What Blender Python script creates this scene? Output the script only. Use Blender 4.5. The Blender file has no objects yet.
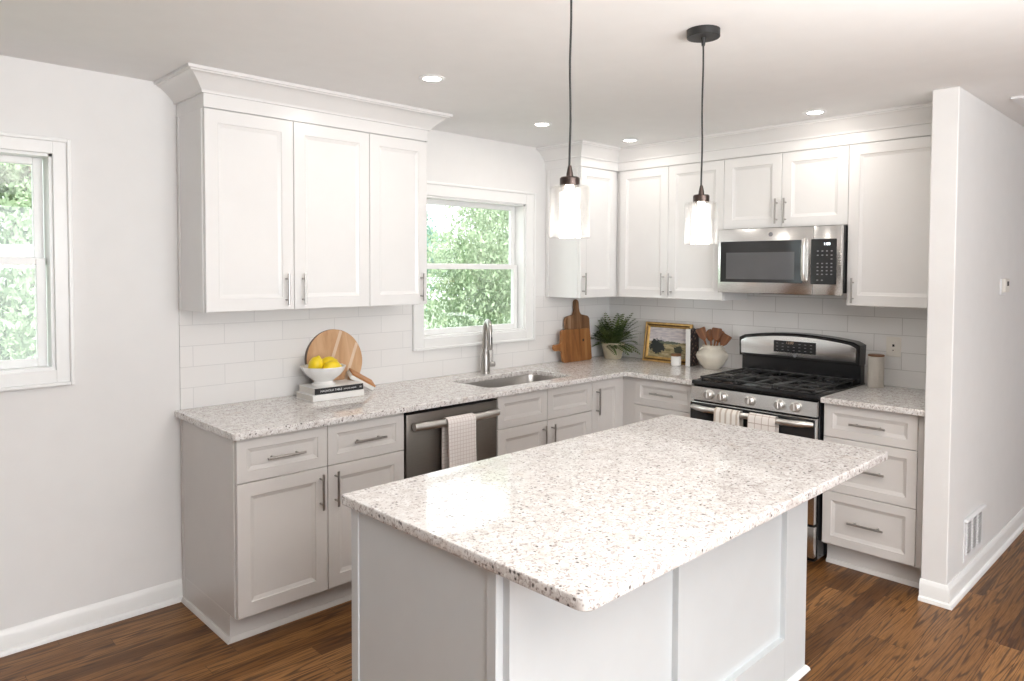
import bpy, bmesh, math, random
from math import pi, sin, cos, radians
from mathutils import Vector, Matrix, Euler
random.seed(7)
S = bpy.context.scene
COL = S.collection

# ------------------------------------------------------------------ camera
def make_camera():
    yaw, pitch, roll, f = 0.8008, -0.0355, 0.0039, 719.3336
    loc = Vector((-4.4954, -3.5355, 1.5892))
    fw = Vector((cos(pitch)*cos(yaw), cos(pitch)*sin(yaw), sin(pitch)))
    rt = Vector((sin(yaw), -cos(yaw), 0)); up = rt.cross(fw)
    r2 = rt*cos(roll)+up*sin(roll); u2 = up*cos(roll)-rt*sin(roll)
    cd = bpy.data.cameras.new('camera'); cam = bpy.data.objects.new('camera', cd)
    COL.objects.link(cam)
    m = Matrix((r2, u2, -fw)).transposed().to_4x4(); m.translation = loc
    cam.matrix_world = m
    cd.sensor_fit = 'HORIZONTAL'; cd.sensor_width = 36; cd.lens = 36*f/1024
    cd.shift_y = -46.2535/1024; cd.clip_start = 0.05; cd.clip_end = 200
    S.camera = cam
make_camera()

# ------------------------------------------------------------------ light and exposure
S.view_settings.view_transform = 'Standard'
try: S.view_settings.look = 'None'
except Exception: pass
S.view_settings.exposure = 0.49
S.view_settings.gamma = 1.0
S.view_settings.use_curve_mapping = False
W = bpy.data.worlds.new('daylight_sky'); S.world = W; W.use_nodes = True
W.node_tree.nodes['Background'].inputs[0].default_value = (0.92, 0.97, 1.0, 1)
W.node_tree.nodes['Background'].inputs[1].default_value = 2.3
def area(name, loc, target, sx, sy, watts, col=(1, 1, 1), spread=pi):
    d = bpy.data.lights.new(name, 'AREA'); d.shape = 'RECTANGLE'; d.size = sx; d.size_y = sy
    d.energy = watts; d.color = col; d.spread = spread
    o = bpy.data.objects.new(name, d); COL.objects.link(o); o.location = loc
    o.rotation_euler = (Vector(target)-Vector(loc)).to_track_quat('-Z', 'Y').to_euler()
    return o
sun = bpy.data.lights.new('sun', 'SUN'); sun.energy = 7.0; sun.angle = 0.01; sun.color = (1, .99, .97)
so = bpy.data.objects.new('sun', sun); COL.objects.link(so)
so.rotation_euler = Vector((0.35, 0.6, -0.9)).to_track_quat('-Z', 'Y').to_euler()
area('patio_door_daylight', (-3.5, -6.4, 1.3), (-3.2, 0, 1.5), 3.2, 2.0, 88, (.90, .955, 1))
area('hall_daylight', (2.6, -4.6, 1.3), (-1.5, -4.4, 1.2), 2.0, 2.0, 3, (.95, .98, 1))
area('ceiling_bounce_fill', (-3.5, -4.3, 1.7), (-3.5, -4.2, 2.44), 2.4, 1.8, 114, (1, .98, .96))  # unseen fill lamp, added behind the camera to brighten the ceiling

# ------------------------------------------------------------------ materials
class NT:
    def __init__(s, name):
        s.m = bpy.data.materials.new(name); s.m.use_nodes = True
        s.t = s.m.node_tree; s.b = s.t.nodes['Principled BSDF']; s.out = s.t.nodes['Material Output']
    def n(s, typ, **k):
        nd = s.t.nodes.new(typ)
        for a, v in k.items():
            if a.startswith('i_'):
                key = a[2:].replace('_', ' '); nd.inputs[key].default_value = v
            else: setattr(nd, a, v)
        return nd
    def l(s, a, b): s.t.links.new(a, b)
    def coord(s, kind='Object', scale=(1, 1, 1), rot=(0, 0, 0), loc=(0, 0, 0)):
        c = s.n('ShaderNodeTexCoord'); mp = s.n('ShaderNodeMapping')
        mp.inputs['Scale'].default_value = scale; mp.inputs['Rotation'].default_value = rot; mp.inputs['Location'].default_value = loc
        s.l(c.outputs[kind], mp.inputs['Vector']); return mp.outputs[0]
    def noise(s, vec, scale, detail=3, rough=.5, dist=0):
        nd = s.n('ShaderNodeTexNoise'); nd.inputs['Scale'].default_value = scale; nd.inputs['Detail'].default_value = detail
        nd.inputs['Roughness'].default_value = rough; nd.inputs['Distortion'].default_value = dist
        s.l(vec, nd.inputs['Vector']); return nd
    def ramp(s, fac, stops, interp='LINEAR'):
        r = s.n('ShaderNodeValToRGB'); r.color_ramp.interpolation = interp
        e = r.color_ramp.elements
        while len(e) < len(stops): e.new(.5)
        for el, (p, c) in zip(e, stops):
            el.position = p; el.color = (*c, 1) if len(c) == 3 else c
        s.l(fac, r.inputs[0]); return r.outputs[0]
    def mix(s, fac, a, b, blend='MIX'):
        m = s.n('ShaderNodeMix', data_type='RGBA', blend_type=blend)
        for v, k in ((fac, 0), (a, 6), (b, 7)):
            if isinstance(v, (int, float)): m.inputs[k].default_value = v
            elif isinstance(v, tuple): m.inputs[k].default_value = (*v, 1)
            else: s.l(v, m.inputs[k])
        return m.outputs[2]
    def math(s, op, a, b=0.0, c=None):
        m = s.n('ShaderNodeMath', operation=op)
        for i, v in enumerate((a, b) if c is None else (a, b, c)):
            if isinstance(v, (int, float)): m.inputs[i].default_value = v
            else: s.l(v, m.inputs[i])
        return m.outputs[0]
    def bump(s, h, strength=.2, dist=.002):
        b = s.n('ShaderNodeBump'); b.inputs['Strength'].default_value = strength; b.inputs['Distance'].default_value = dist
        s.l(h, b.inputs['Height']); s.l(b.outputs[0], s.b.inputs['Normal'])
    def set(s, col=None, rough=None, metal=None, spec=None):
        if col is not None:
            if isinstance(col, tuple): s.b.inputs['Base Color'].default_value = (*col, 1)
            else: s.l(col, s.b.inputs['Base Color'])
        if rough is not None:
            if isinstance(rough, (int, float)): s.b.inputs['Roughness'].default_value = rough
            else: s.l(rough, s.b.inputs['Roughness'])
        if metal is not None: s.b.inputs['Metallic'].default_value = metal
        if spec is not None: s.b.inputs['Specular IOR Level'].default_value = spec
        return s

def plain(name, col, rough=.5, metal=0., spec=.5, var=.03, scale=9., bump=0.):
    t = NT(name); v = t.coord(); nz = t.noise(v, scale, 3)
    lo = tuple(max(0, c*(1-var)) for c in col); hi = tuple(min(1, c*(1+var)) for c in col)
    t.set(t.ramp(nz.outputs[0], [(.3, lo), (.7, hi)]), rough, metal, spec)
    if bump: t.bump(t.noise(v, 180, 2).outputs[0], bump, .001)
    return t.m
def brushed(name, col, rough=.28, axis=(2, 2, 300)):
    t = NT(name); v = t.coord(scale=axis); nz = t.noise(v, 6, 2)
    lo = tuple(c*.9 for c in col); hi = tuple(min(1, c*1.08) for c in col)
    t.set(t.ramp(nz.outputs[0], [(.3, lo), (.7, hi)]), rough, 1.0); t.bump(nz.outputs[0], .03, .0005)
    return t.m
def glow(name, col, strength):
    t = NT(name); t.set((0, 0, 0), .5); t.b.inputs['Emission Color'].default_value = (*col, 1); t.b.inputs['Emission Strength'].default_value = strength
    nz = t.noise(t.coord(), 4, 1); t.l(t.ramp(nz.outputs[0], [(0, tuple(c*.97 for c in col)), (1, col)]), t.b.inputs['Emission Color'])
    return t.m
def thin_glass(name, tint=(1, 1, 1), refl=.06, bump=0.):
    t = NT(name); t.t.nodes.remove(t.b)
    tr = t.n('ShaderNodeBsdfTransparent'); tr.inputs[0].default_value = (*tint, 1)
    gl = t.n('ShaderNodeBsdfGlossy'); gl.inputs['Roughness'].default_value = .02
    lw = t.n('ShaderNodeLayerWeight'); lw.inputs['Blend'].default_value = .3
    f = t.math('MULTIPLY_ADD', lw.outputs['Facing'], .35, refl)
    if bump:
        nz = t.noise(t.coord(scale=(1, 1, .15)), 60, 1); bp = t.n('ShaderNodeBump'); bp.inputs['Strength'].default_value = bump
        t.l(nz.outputs[0], bp.inputs['Height']); t.l(bp.outputs[0], gl.inputs['Normal'])
    mx = t.n('ShaderNodeMixShader'); t.l(f, mx.inputs[0]); t.l(tr.outputs[0], mx.inputs[1]); t.l(gl.outputs[0], mx.inputs[2])
    t.l(mx.outputs[0], t.out.inputs[0]); return t.m

def mat_shade():
    t = NT('ribbed_seeded_glass'); t.t.nodes.remove(t.b); v = t.coord(scale=(1, 1, .2)); nz = t.noise(v, 55, 2)
    tr = t.n('ShaderNodeBsdfTransparent'); tr.inputs[0].default_value = (.97, .97, .97, 1)
    tl = t.n('ShaderNodeBsdfTranslucent'); tl.inputs[0].default_value = (.9, .9, .89, 1)
    gl = t.n('ShaderNodeBsdfGlossy'); gl.inputs['Roughness'].default_value = .05
    bp = t.n('ShaderNodeBump'); bp.inputs['Strength'].default_value = .4; t.l(nz.outputs[0], bp.inputs['Height']); t.l(bp.outputs[0], gl.inputs['Normal'])
    lw = t.n('ShaderNodeLayerWeight'); lw.inputs['Blend'].default_value = .4
    a = t.n('ShaderNodeMixShader'); t.l(t.ramp(nz.outputs[0], [(.35, (.012,)*3), (.7, (.055,)*3)]), a.inputs[0]); t.l(tr.outputs[0], a.inputs[1]); t.l(tl.outputs[0], a.inputs[2])
    m = t.n('ShaderNodeMixShader'); t.l(t.math('MULTIPLY_ADD', lw.outputs['Facing'], .35, .05), m.inputs[0]); t.l(a.outputs[0], m.inputs[1]); t.l(gl.outputs[0], m.inputs[2])
    t.l(m.outputs[0], t.out.inputs[0]); return t.m
def mat_granite():
    t = NT('white_speckled_granite'); v = t.coord()
    n1 = t.noise(v, 24, 4, .65); c = t.ramp(n1.outputs[0], [(.3, (.60, .555, .53)), (.48, (.715, .685, .662)), (.66, (.81, .79, .772))])
    n2 = t.noise(v, 95, 2, .55, .8); w = t.ramp(n2.outputs[0], [(.555, (0, 0, 0)), (.62, (1, 1, 1))]); c = t.mix(t.math('MULTIPLY', w, .78), c, (.34, .29, .265))
    n3 = t.noise(v, 60, 2, .5, .4); w = t.ramp(n3.outputs[0], [(.60, (0, 0, 0)), (.68, (1, 1, 1))]); c = t.mix(t.math('MULTIPLY', w, .7), c, (.90, .89, .875))
    n4 = t.noise(v, 9, 2, .5); w = t.ramp(n4.outputs[0], [(.62, (0, 0, 0)), (.75, (1, 1, 1))]); c = t.mix(t.math('MULTIPLY', w, .3), c, (.70, .60, .50))
    for sc, ch, thr, r0, r1, amt, col in ((74, 0, .88, .20, .40, .9, (.06, .048, .045)), (125, 1, .80, .22, .44, .6, (.25, .20, .175)), (175, 2, .72, .25, .48, .5, (.36, .30, .275))):
        wv = t.n('ShaderNodeVectorMath', operation='ADD'); nz = t.noise(v, sc*1.1, 1); t.l(v, wv.inputs[0])
        sc2 = t.n('ShaderNodeVectorMath', operation='SCALE'); t.l(nz.outputs[1], sc2.inputs[0]); sc2.inputs['Scale'].default_value = .55/sc; t.l(sc2.outputs[0], wv.inputs[1])
        vo = t.n('ShaderNodeTexVoronoi'); vo.inputs['Scale'].default_value = sc; t.l(wv.outputs[0], vo.inputs['Vector'])
        sp = t.ramp(vo.outputs['Distance'], [(r0, (1, 1, 1)), (r1, (0, 0, 0))])
        sel = t.n('ShaderNodeSeparateColor'); t.l(vo.outputs['Color'], sel.inputs[0])
        c = t.mix(t.math('MULTIPLY', t.math('MULTIPLY', sp, t.math('GREATER_THAN', sel.outputs[ch], thr)), amt), c, col)
    t.set(c, .06, 0, .5); return t.m
def mat_floor():
    t = NT('brown_oak_strip_floor'); c = t.n('ShaderNodeTexCoord'); sx = t.n('ShaderNodeSeparateXYZ'); t.l(c.outputs['Object'], sx.inputs[0])
    PW, PL = .083, 1.1
    row = t.math('FLOOR', t.math('DIVIDE', sx.outputs[1], PW))
    wn = t.n('ShaderNodeTexWhiteNoise', noise_dimensions='1D'); t.l(row, wn.inputs['W'])
    xs = t.math('DIVIDE', t.math('ADD', sx.outputs[0], t.math('MULTIPLY', wn.outputs['Value'], 9.7)), PL)
    col = t.math('FLOOR', xs)
    cb = t.n('ShaderNodeCombineXYZ'); t.l(row, cb.inputs[0]); t.l(col, cb.inputs[1])
    w2 = t.n('ShaderNodeTexWhiteNoise', noise_dimensions='2D'); t.l(cb.outputs[0], w2.inputs['Vector'])
    off = t.n('ShaderNodeVectorMath', operation='MULTIPLY_ADD'); t.l(w2.outputs['Color'], off.inputs[0]); off.inputs[1].default_value = (7, 7, 7)
    t.l(c.outputs['Object'], off.inputs[2])
    mp = t.n('ShaderNodeMapping'); mp.inputs['Scale'].default_value = (.75, 15, 1); t.l(off.outputs[0], mp.inputs[0])
    n1 = t.noise(mp.outputs[0], 1.0, 2.5, .45, .15)
    rings = t.math('FRACT', t.math('MULTIPLY', n1.outputs[0], 12))
    rings = t.math('ABSOLUTE', t.math('SUBTRACT', rings, .5))
    mp2 = t.n('ShaderNodeMapping'); mp2.inputs['Scale'].default_value = (9, 190, 1); t.l(off.outputs[0], mp2.inputs[0])
    n2 = t.noise(mp2.outputs[0], 1.0, 3, .6)
    plank = t.ramp(w2.outputs['Value'], [(0, (.125, .050, .014)), (.5, (.245, .108, .031)), (1, (.385, .185, .062))])
    dark = t.ramp(rings, [(.0, (1, 1, 1)), (.10, (.8, .8, .8)), (.2, (0, 0, 0))])
    cc = t.mix(t.math('MULTIPLY', dark, .82), plank, (.045, .018, .008))
    fine = t.ramp(n2.outputs[0], [(.42, (0, 0, 0)), (.62, (1, 1, 1))])
    cc = t.mix(t.math('MULTIPLY', fine, .4), cc, (.06, .024, .010))
    fy = t.math('FRACT', t.math('DIVIDE', sx.outputs[1], PW)); ey = t.math('LESS_THAN', fy, .022)
    fx = t.math('FRACT', xs); ex = t.math('LESS_THAN', fx, .0016)
    seam = t.math('MAXIMUM', ey, ex)
    cc = t.mix(t.math('MULTIPLY', seam, .75), cc, (.02, .009, .004))
    t.set(cc, t.ramp(n2.outputs[0], [(.3, (.33,)*3), (.7, (.46,)*3)]), 0, .3); t.bump(t.math('SUBTRACT', t.math('MULTIPLY', fine, -.2), seam), .12, .001)
    return t.m
def mat_tile(name, axes):
    t = NT(name); c = t.n('ShaderNodeTexCoord'); sx = t.n('ShaderNodeSeparateXYZ'); t.l(c.outputs['Object'], sx.inputs[0])
    cb = t.n('ShaderNodeCombineXYZ'); t.l(sx.outputs[axes], cb.inputs[0])
    t.l(t.math('SUBTRACT', sx.outputs[2], .914), cb.inputs[1])
    b = t.n('ShaderNodeTexBrick'); b.offset = .5
    b.inputs['Scale'].default_value = 1; b.inputs['Brick Width'].default_value = .305; b.inputs['Row Height'].default_value = .1
    b.inputs['Mortar Size'].default_value = .0022; b.inputs['Mortar Smooth'].default_value = .4
    b.inputs['Color1'].default_value = (.85, .835, .82, 1); b.inputs['Color2'].default_value = (.82, .805, .79, 1); b.inputs['Mortar'].default_value = ((.72, .71, .70, 1) if axes == 0 else (.62, .60, .58, 1))
    t.l(cb.outputs[0], b.inputs['Vector']); t.set(b.outputs['Color'], .14, 0, .5)
    t.bump(t.math('SUBTRACT', 1, b.outputs['Fac']), .35, .002); return t.m
def mat_wood(name, c1, c2, c3, axis='X', rough=.5, sc=1.0):
    s = {'X': (2, 22, 22), 'Y': (22, 2, 22), 'Z': (22, 22, 2)}[axis]
    t = NT(name); v = t.coord(scale=tuple(q*sc for q in s)); n1 = t.noise(v, 1, 4, .6, .6)
    c = t.ramp(n1.outputs[0], [(.3, c1), (.5, c2), (.72, c3)])
    t.set(c, rough); t.bump(n1.outputs[0], .1, .001); return t.m
def uvsep(t):
    u = t.n('ShaderNodeUVMap'); s = t.n('ShaderNodeSeparateXYZ'); t.l(u.outputs[0], s.inputs[0]); return s.outputs[0], s.outputs[1]
def mat_check_cloth(name, base, line, pu, pv, wu=.12, wv=.12, amt=.6):
    t = NT(name); u, v = uvsep(t)
    a = t.math('LESS_THAN', t.math('FRACT', t.math('DIVIDE', u, pu)), wu)
    b = t.math('LESS_THAN', t.math('FRACT', t.math('DIVIDE', v, pv)), wv) if pv else 0.0
    f = t.math('MAXIMUM', a, b) if pv else a
    c = t.mix(t.math('MULTIPLY', f, amt), base, line); t.set(c, .9, 0, .2)
    t.bump(t.noise(t.coord(), 700, 1).outputs[0], .25, .001); return t.m
def mat_painting():
    t = NT('landscape_canvas'); u, v = uvsep(t)
    cb = t.n('ShaderNodeCombineXYZ'); t.l(u, cb.inputs[0]); t.l(v, cb.inputs[1])
    mp = t.n('ShaderNodeMapping'); mp.inputs['Scale'].default_value = (3, 9, 1); t.l(cb.outputs[0], mp.inputs[0])
    nz = t.noise(mp.outputs[0], 1.5, 4, .6)
    sky = t.ramp(nz.outputs[0], [(.35, (.50, .47, .52)), (.6, (.74, .69, .68))])
    fld = t.ramp(nz.outputs[0], [(.3, (.12, .11, .045)), (.5, (.42, .35, .19)), (.7, (.60, .53, .36))])
    hz = t.math('LESS_THAN', t.math('ADD', v, t.math('MULTIPLY', nz.outputs[0], .06)), .55)
    c = t.mix(hz, sky, fld)
    n2 = t.noise(cb.outputs[0], 13, 4, .75)
    def blob(cx, cy, rx, ry):
        d = t.math('ADD', t.math('POWER', t.math('ABSOLUTE', t.math('DIVIDE', t.math('SUBTRACT', u, cx), rx)), 2), t.math('POWER', t.math('ABSOLUTE', t.math('DIVIDE', t.math('SUBTRACT', v, cy), ry)), 2))
        return t.math('LESS_THAN', t.math('ADD', d, t.math('MULTIPLY_ADD', n2.outputs[0], 3.2, -1.1)), 1.35)
    c = t.mix(blob(.24, .36, .22, .26), c, (.022, .028, .028))
    c = t.mix(blob(.80, .30, .13, .12), c, (.05, .055, .035))
    c = t.mix(blob(.55, .5, .3, .05), c, (.12, .14, .10))
    t.set(c, .55); return t.m
def mat_floral():
    t = NT('dark_floral_cover'); v = t.coord(); vo = t.n('ShaderNodeTexVoronoi'); vo.inputs['Scale'].default_value = 42; t.l(v, vo.inputs['Vector'])
    c = t.ramp(vo.outputs['Distance'], [(.08, (.52, .40, .33)), (.25, (.22, .13, .10)), (.45, (.03, .022, .022))]); t.set(c, .5); return t.m
def mat_leaf(name, a, b, transl=.35):
    t = NT(name); nz = t.noise(t.coord(), 6, 2); c = t.ramp(nz.outputs[0], [(.3, a), (.7, b)])
    t.set(c, .5); tl = t.n('ShaderNodeBsdfTranslucent'); t.l(c, tl.inputs[0])
    mx = t.n('ShaderNodeMixShader'); mx.inputs[0].default_value = transl
    t.l(t.b.outputs[0], mx.inputs[1]); t.l(tl.outputs[0], mx.inputs[2]); t.l(mx.outputs[0], t.out.inputs[0]); return t.m

M = dict(
    wall=plain('warm_white_wall_paint', (.82, .81, .80), .6, var=.01, bump=.03),
    bounce_cut=plain('dark_bounce_cut_wall', (.12, .11, .10), .7),  # unseen west wall, dark colour added to cut bounce onto the island end
    ceil=plain('ceiling_paint', (.86, .855, .85), .8, var=.01),
    trim=plain('white_trim_paint', (.88, .88, .87), .3, var=.01),
    cab=plain('greige_cabinet_paint', (.665, .635, .61), .28, var=.012), capw=plain('white_cabinet_paint', (.82, .81, .80), .26, var=.008),
    isl=plain('grey_island_paint', (.66, .685, .695), .28, var=.012),
    gap=plain('cabinet_interior', (.30, .28, .26), .7),
    nickel=brushed('brushed_nickel', (.44, .42, .40), .34, (40, 40, 40)),
    steel=brushed('stainless_steel', (.76, .755, .745), .22, (2, 2, 220)),
    handlesteel=brushed('satin_steel_handle', (.72, .70, .675), .34, (2, 2, 200)),
    slate=brushed('dark_slate_steel', (.26, .235, .212), .36, (2, 2, 220)),
    sinksteel=brushed('sink_steel', (.50, .48, .46), .3, (60, 3, 60)),
    black=plain('black_enamel', (.012, .012, .013), .22),
    blackmat=plain('cast_iron', (.018, .018, .019), .32),
    bglass=plain('dark_oven_glass', (.018, .019, .02), .06, spec=.6),
    bglass2=plain('grey_oven_window', (.10, .10, .105), .10, spec=.6),
    key=plain('keypad_grey', (.22, .22, .23), .5),
    keydim=plain('dim_print', (.16, .16, .165), .5), clock=glow('clock_digits', (.85, .95, 1), 3.0),
    granite=mat_granite(), floor=mat_floor(), tileN=mat_tile('white_subway_tile', 0), tileE=mat_tile('white_subway_tile_range', 1),
    glass=thin_glass('window_glass', (.97, .99, .98), .04), shade=mat_shade(),
    bronze=plain('dark_bronze', (.07, .052, .046), .35, .85), cord=plain('black_cord', (.02, .02, .02), .6),
    canopy=plain('black_canopy', (.018, .018, .018), .45),
    bulb=glow('lamp_bulb', (1, .90, .76), 14.0), can=glow('downlight_lens', (1, .95, .88), 14.0),
    lemon=plain('lemon_peel', (.90, .66, .02), .38, var=.1, scale=30, bump=.35),
    china=plain('white_china', (.84, .83, .81), .22), cream=plain('cream_glaze', (.66, .61, .52), .35, var=.06, scale=20),
    potc=plain('aged_cream_pot', (.64, .57, .42), .6, var=.16, scale=16), soil=plain('soil', (.05, .03, .02), .9),
    bookblack=plain('black_book_cover', (.018, .018, .02), .4), bookwhite=plain('white_book_cover', (.80, .79, .77), .45), pages=plain('book_pages', (.78, .75, .70), .8, var=.05, scale=200),
    pink=plain('dusty_pink_cover', (.50, .30, .25), .5), ink=plain('white_lettering', (.75, .75, .75), .5),
    canister=plain('ribbed_stoneware', (.52, .48, .43), .55), gold=plain('antique_gold', (.60, .38, .13), .36, .6, var=.2, scale=30),
    golddark=plain('aged_gold_groove', (.16, .085, .03), .5, .5, var=.25, scale=40),
    plate=plain('ivory_plastic', (.80, .76, .70), .35), hole=plain('dark_slot', (.03, .025, .02), .6), white=plain('white_plastic', (.85, .85, .86), .4),
    woodlight=mat_wood('light_acacia', (.50, .27, .13), (.62, .37, .20), (.70, .45, .26), 'Z'), woodstripe=mat_wood('pale_maple_strip', (.70, .52, .36), (.76, .58, .42), (.8, .64, .48), 'Z'),
    woodedge=plain('dark_board_edge', (.20, .15, .12), .6), woodmid=mat_wood('honey_board', (.13, .045, .012), (.30, .12, .035), (.44, .21, .075), 'Z', sc=.7),
    woodtall=mat_wood('striped_walnut_board', (.10, .045, .018), (.24, .12, .055), (.62, .42, .27), 'Z', sc=.45), woodutensil=mat_wood('brown_utensil_wood', (.075, .024, .008), (.22, .080, .024), (.42, .19, .065), 'Z', .6),
    woodlid=plain('wooden_lid', (.22, .10, .045), .5, var=.2, scale=40), terracotta=plain('wooden_handle', (.50, .23, .09), .5, var=.15),
    towel=mat_check_cloth('plaid_towel_cloth', (.80, .75, .72), (.42, .30, .27), .019, .019, .15, .15, .42), towelstripe=mat_check_cloth('striped_towel_cloth', (.78, .74, .69), (.38, .28, .19), .034, 0, .34, 0, .6), towelcheck=mat_check_cloth('windowpane_towel_cloth', (.78, .73, .69), (.30, .20, .14), .04, .045, .1, .1, .6),
    paint=mat_painting(), floral=mat_floral(),
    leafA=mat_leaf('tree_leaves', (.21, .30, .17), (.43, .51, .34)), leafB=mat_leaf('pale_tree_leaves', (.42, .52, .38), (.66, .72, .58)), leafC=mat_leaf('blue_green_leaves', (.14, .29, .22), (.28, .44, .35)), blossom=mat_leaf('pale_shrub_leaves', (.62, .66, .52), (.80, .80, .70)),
    fern=mat_leaf('fern_leaves', (.045, .08, .025), (.24, .30, .10), .25), bark=plain('tree_bark', (.30, .26, .22), .9, var=.2), lawn=plain('lawn', (.20, .25, .17), .9, var=.2, scale=3),
)

# ------------------------------------------------------------------ mesh helpers
class B:
    """collects shapes in local coordinates, mapped to the place by T"""
    def __init__(s, T=None): s.bm = bmesh.new(); s.T = T
    def _merge(s, tb, T=None):
        f = T or s.T
        if f:
            for v in tb.verts: v.co = Vector(f(*v.co))
        bmesh.ops.recalc_face_normals(tb, faces=tb.faces)
        me = bpy.data.meshes.new('tmp'); tb.to_mesh(me); tb.free(); s.bm.from_mesh(me); bpy.data.meshes.remove(me)
        return s
    def box(s, x0, x1, y0, y1, z0, z1, bev=0., seg=1, T=None):
        tb = bmesh.new(); bmesh.ops.create_cube(tb, size=1)
        for v in tb.verts: v.co = Vector(((x0+x1)/2+v.co.x*(x1-x0), (y0+y1)/2+v.co.y*(y1-y0), (z0+z1)/2+v.co.z*(z1-z0)))
        if bev: bmesh.ops.bevel(tb, geom=tb.edges[:], offset=bev, segments=seg, profile=.5, affect='EDGES')
        return s._merge(tb, T)
    def rings(s, rings, cap0=True, cap1=True, close=True, T=None, weld=False):
        tb = bmesh.new(); vs = [[tb.verts.new(p) for p in r] for r in rings]; n = len(vs[0])
        for a, b in zip(vs, vs[1:]):
            for i in range(n if close else n-1):
                tb.faces.new((a[i], a[(i+1) % n], b[(i+1) % n], b[i]))
        if cap0: tb.faces.new(vs[0][::-1])
        if cap1: tb.faces.new(vs[-1])
        if weld: bmesh.ops.remove_doubles(tb, verts=tb.verts, dist=1e-6)
        return s._merge(tb, T)
    def lathe(s, prof, c=(0, 0, 0), seg=32, fn=None, T=None, loop=False):
        R = []
        for r, z in prof:
            ring = []
            for i in range(seg):
                a = 2*pi*i/seg; rr = r*(fn(a, z) if fn else 1)
                ring.append((c[0]+rr*cos(a), c[1]+rr*sin(a), c[2]+z))
            R.append(ring)
        if loop: R.append(R[0])
        return s.rings(R, cap0=not loop, cap1=not loop, T=T, weld=True)
    def tube(s, pts, r, seg=10, sy=1.0, T=None):
        pts = [Vector(p) for p in pts]; rs = r if isinstance(r, (list, tuple)) else [r]*len(pts); R = []; prev = None
        for i, p in enumerate(pts):
            d = (pts[min(i+1, len(pts)-1)]-pts[max(i-1, 0)]).normalized()
            if prev is None:
                a = Vector((0, 0, 1)) if abs(d.z) < .9 else Vector((1, 0, 0)); u = d.cross(a).normalized()
            else: u = (prev-d*prev.dot(d)).normalized()
            w = d.cross(u); prev = u
            R.append([p+(u*cos(2*pi*k/seg)+w*sin(2*pi*k/seg)*sy)*rs[i] for k in range(seg)])
        return s.rings(R, T=T)
    def prism(s, poly, a0, a1, axis='y', T=None):
        f = {'y': lambda p, a: (p[0], a, p[1]), 'x': lambda p, a: (a, p[0], p[1]), 'z': lambda p, a: (p[0], p[1], a)}[axis]
        return s.rings([[f(p, a0) for p in poly], [f(p, a1) for p in poly]], T=T)
    def sphere(s, c, r, sc=(1, 1, 1), seg=20, T=None):
        tb = bmesh.new(); bmesh.ops.create_uvsphere(tb, u_segments=seg, v_segments=seg//2, radius=r)
        for v in tb.verts: v.co = Vector((c[0]+v.co.x*sc[0], c[1]+v.co.y*sc[1], c[2]+v.co.z*sc[2]))
        return s._merge(tb, T)
    def mesh(s, name, off=(0, 0, 0), sharp=35):
        for v in s.bm.verts: v.co -= Vector(off)
        me = bpy.data.meshes.new(name); s.bm.to_mesh(me); s.bm.free()
        me.shade_smooth(); me.set_sharp_from_angle(angle=radians(sharp)); return me
def root_of(p):
    while p.parent: p = p.parent
    return p
def obj(name, b, mat, parent=None, sharp=35):
    off = root_of(parent).location if parent else (0, 0, 0)
    me = b.mesh(name, off, sharp) if isinstance(b, B) else b
    if mat: me.materials.append(mat)
    o = bpy.data.objects.new(name, me); COL.objects.link(o)
    if parent: o.parent = parent
    return o
def tag(o, label, cat, group=None):
    o['label'] = label; o['category'] = cat
    if group: o['group'] = group
    return o
def thing(name, label, cat, loc=(0, 0, 0), group=None):
    o = bpy.data.objects.new(name, None); COL.objects.link(o); o.location = loc; o.empty_display_size = .1
    return tag(o, label, cat, group)
def single(name, b, mat, label, cat, base, group=None, rot=None, sharp=35):
    """a thing that is one mesh, origin at its base"""
    me = b.mesh(name, base if rot is None else (0, 0, 0), sharp); me.materials.append(mat)
    o = bpy.data.objects.new(name, me); COL.objects.link(o); o.location = base
    if rot: o.rotation_euler = rot
    return tag(o, label, cat, group)
def struct(name, b, mat, parent=None):
    o = obj(name, b, mat, parent)
    if not parent: o['kind'] = 'structure'
    return o
TS = lambda u, d, z: (u, -d, z)      # along the window wall, d out from it
TR = lambda u, d, z: (-d, -u, z)     # along the range wall, u from the corner, d out from it
def flat_slab(outlines, z0, z1, bev):
    """outline polygons (first outer, others holes) raised to a slab with eased edges"""
    cu = bpy.data.curves.new('slab', 'CURVE'); cu.dimensions = '2D'; cu.fill_mode = 'BOTH'
    cu.extrude = (z1-z0)/2-bev; cu.bevel_depth = bev; cu.bevel_resolution = 2; cu.offset = -bev
    for pl in outlines:
        sp = cu.splines.new('POLY'); sp.points.add(len(pl)-1); sp.use_cyclic_u = True
        for p, q in zip(sp.points, pl): p.co = (q[0], q[1], 0, 1)
    o = bpy.data.objects.new('slab', cu); COL.objects.link(o)
    dg = bpy.context.evaluated_depsgraph_get(); dg.update()
    me = bpy.data.meshes.new_from_object(o.evaluated_get(dg))
    bpy.data.objects.remove(o); bpy.data.curves.remove(cu)
    for v in me.vertices: v.co.z += (z0+z1)/2
    me.materials.clear(); me.shade_smooth(); me.set_sharp_from_angle(angle=radians(30)); return me
def rrect(x0, x1, y0, y1, r, n=6):
    P = []
    for cx, cy, a in ((x1-r, y1-r, 0), (x0+r, y1-r, 90), (x0+r, y0+r, 180), (x1-r, y0+r, 270)):
        for i in range(n+1):
            t = radians(a+90*i/n); P.append((cx+r*cos(t), cy+r*sin(t)))
    return P
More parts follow.
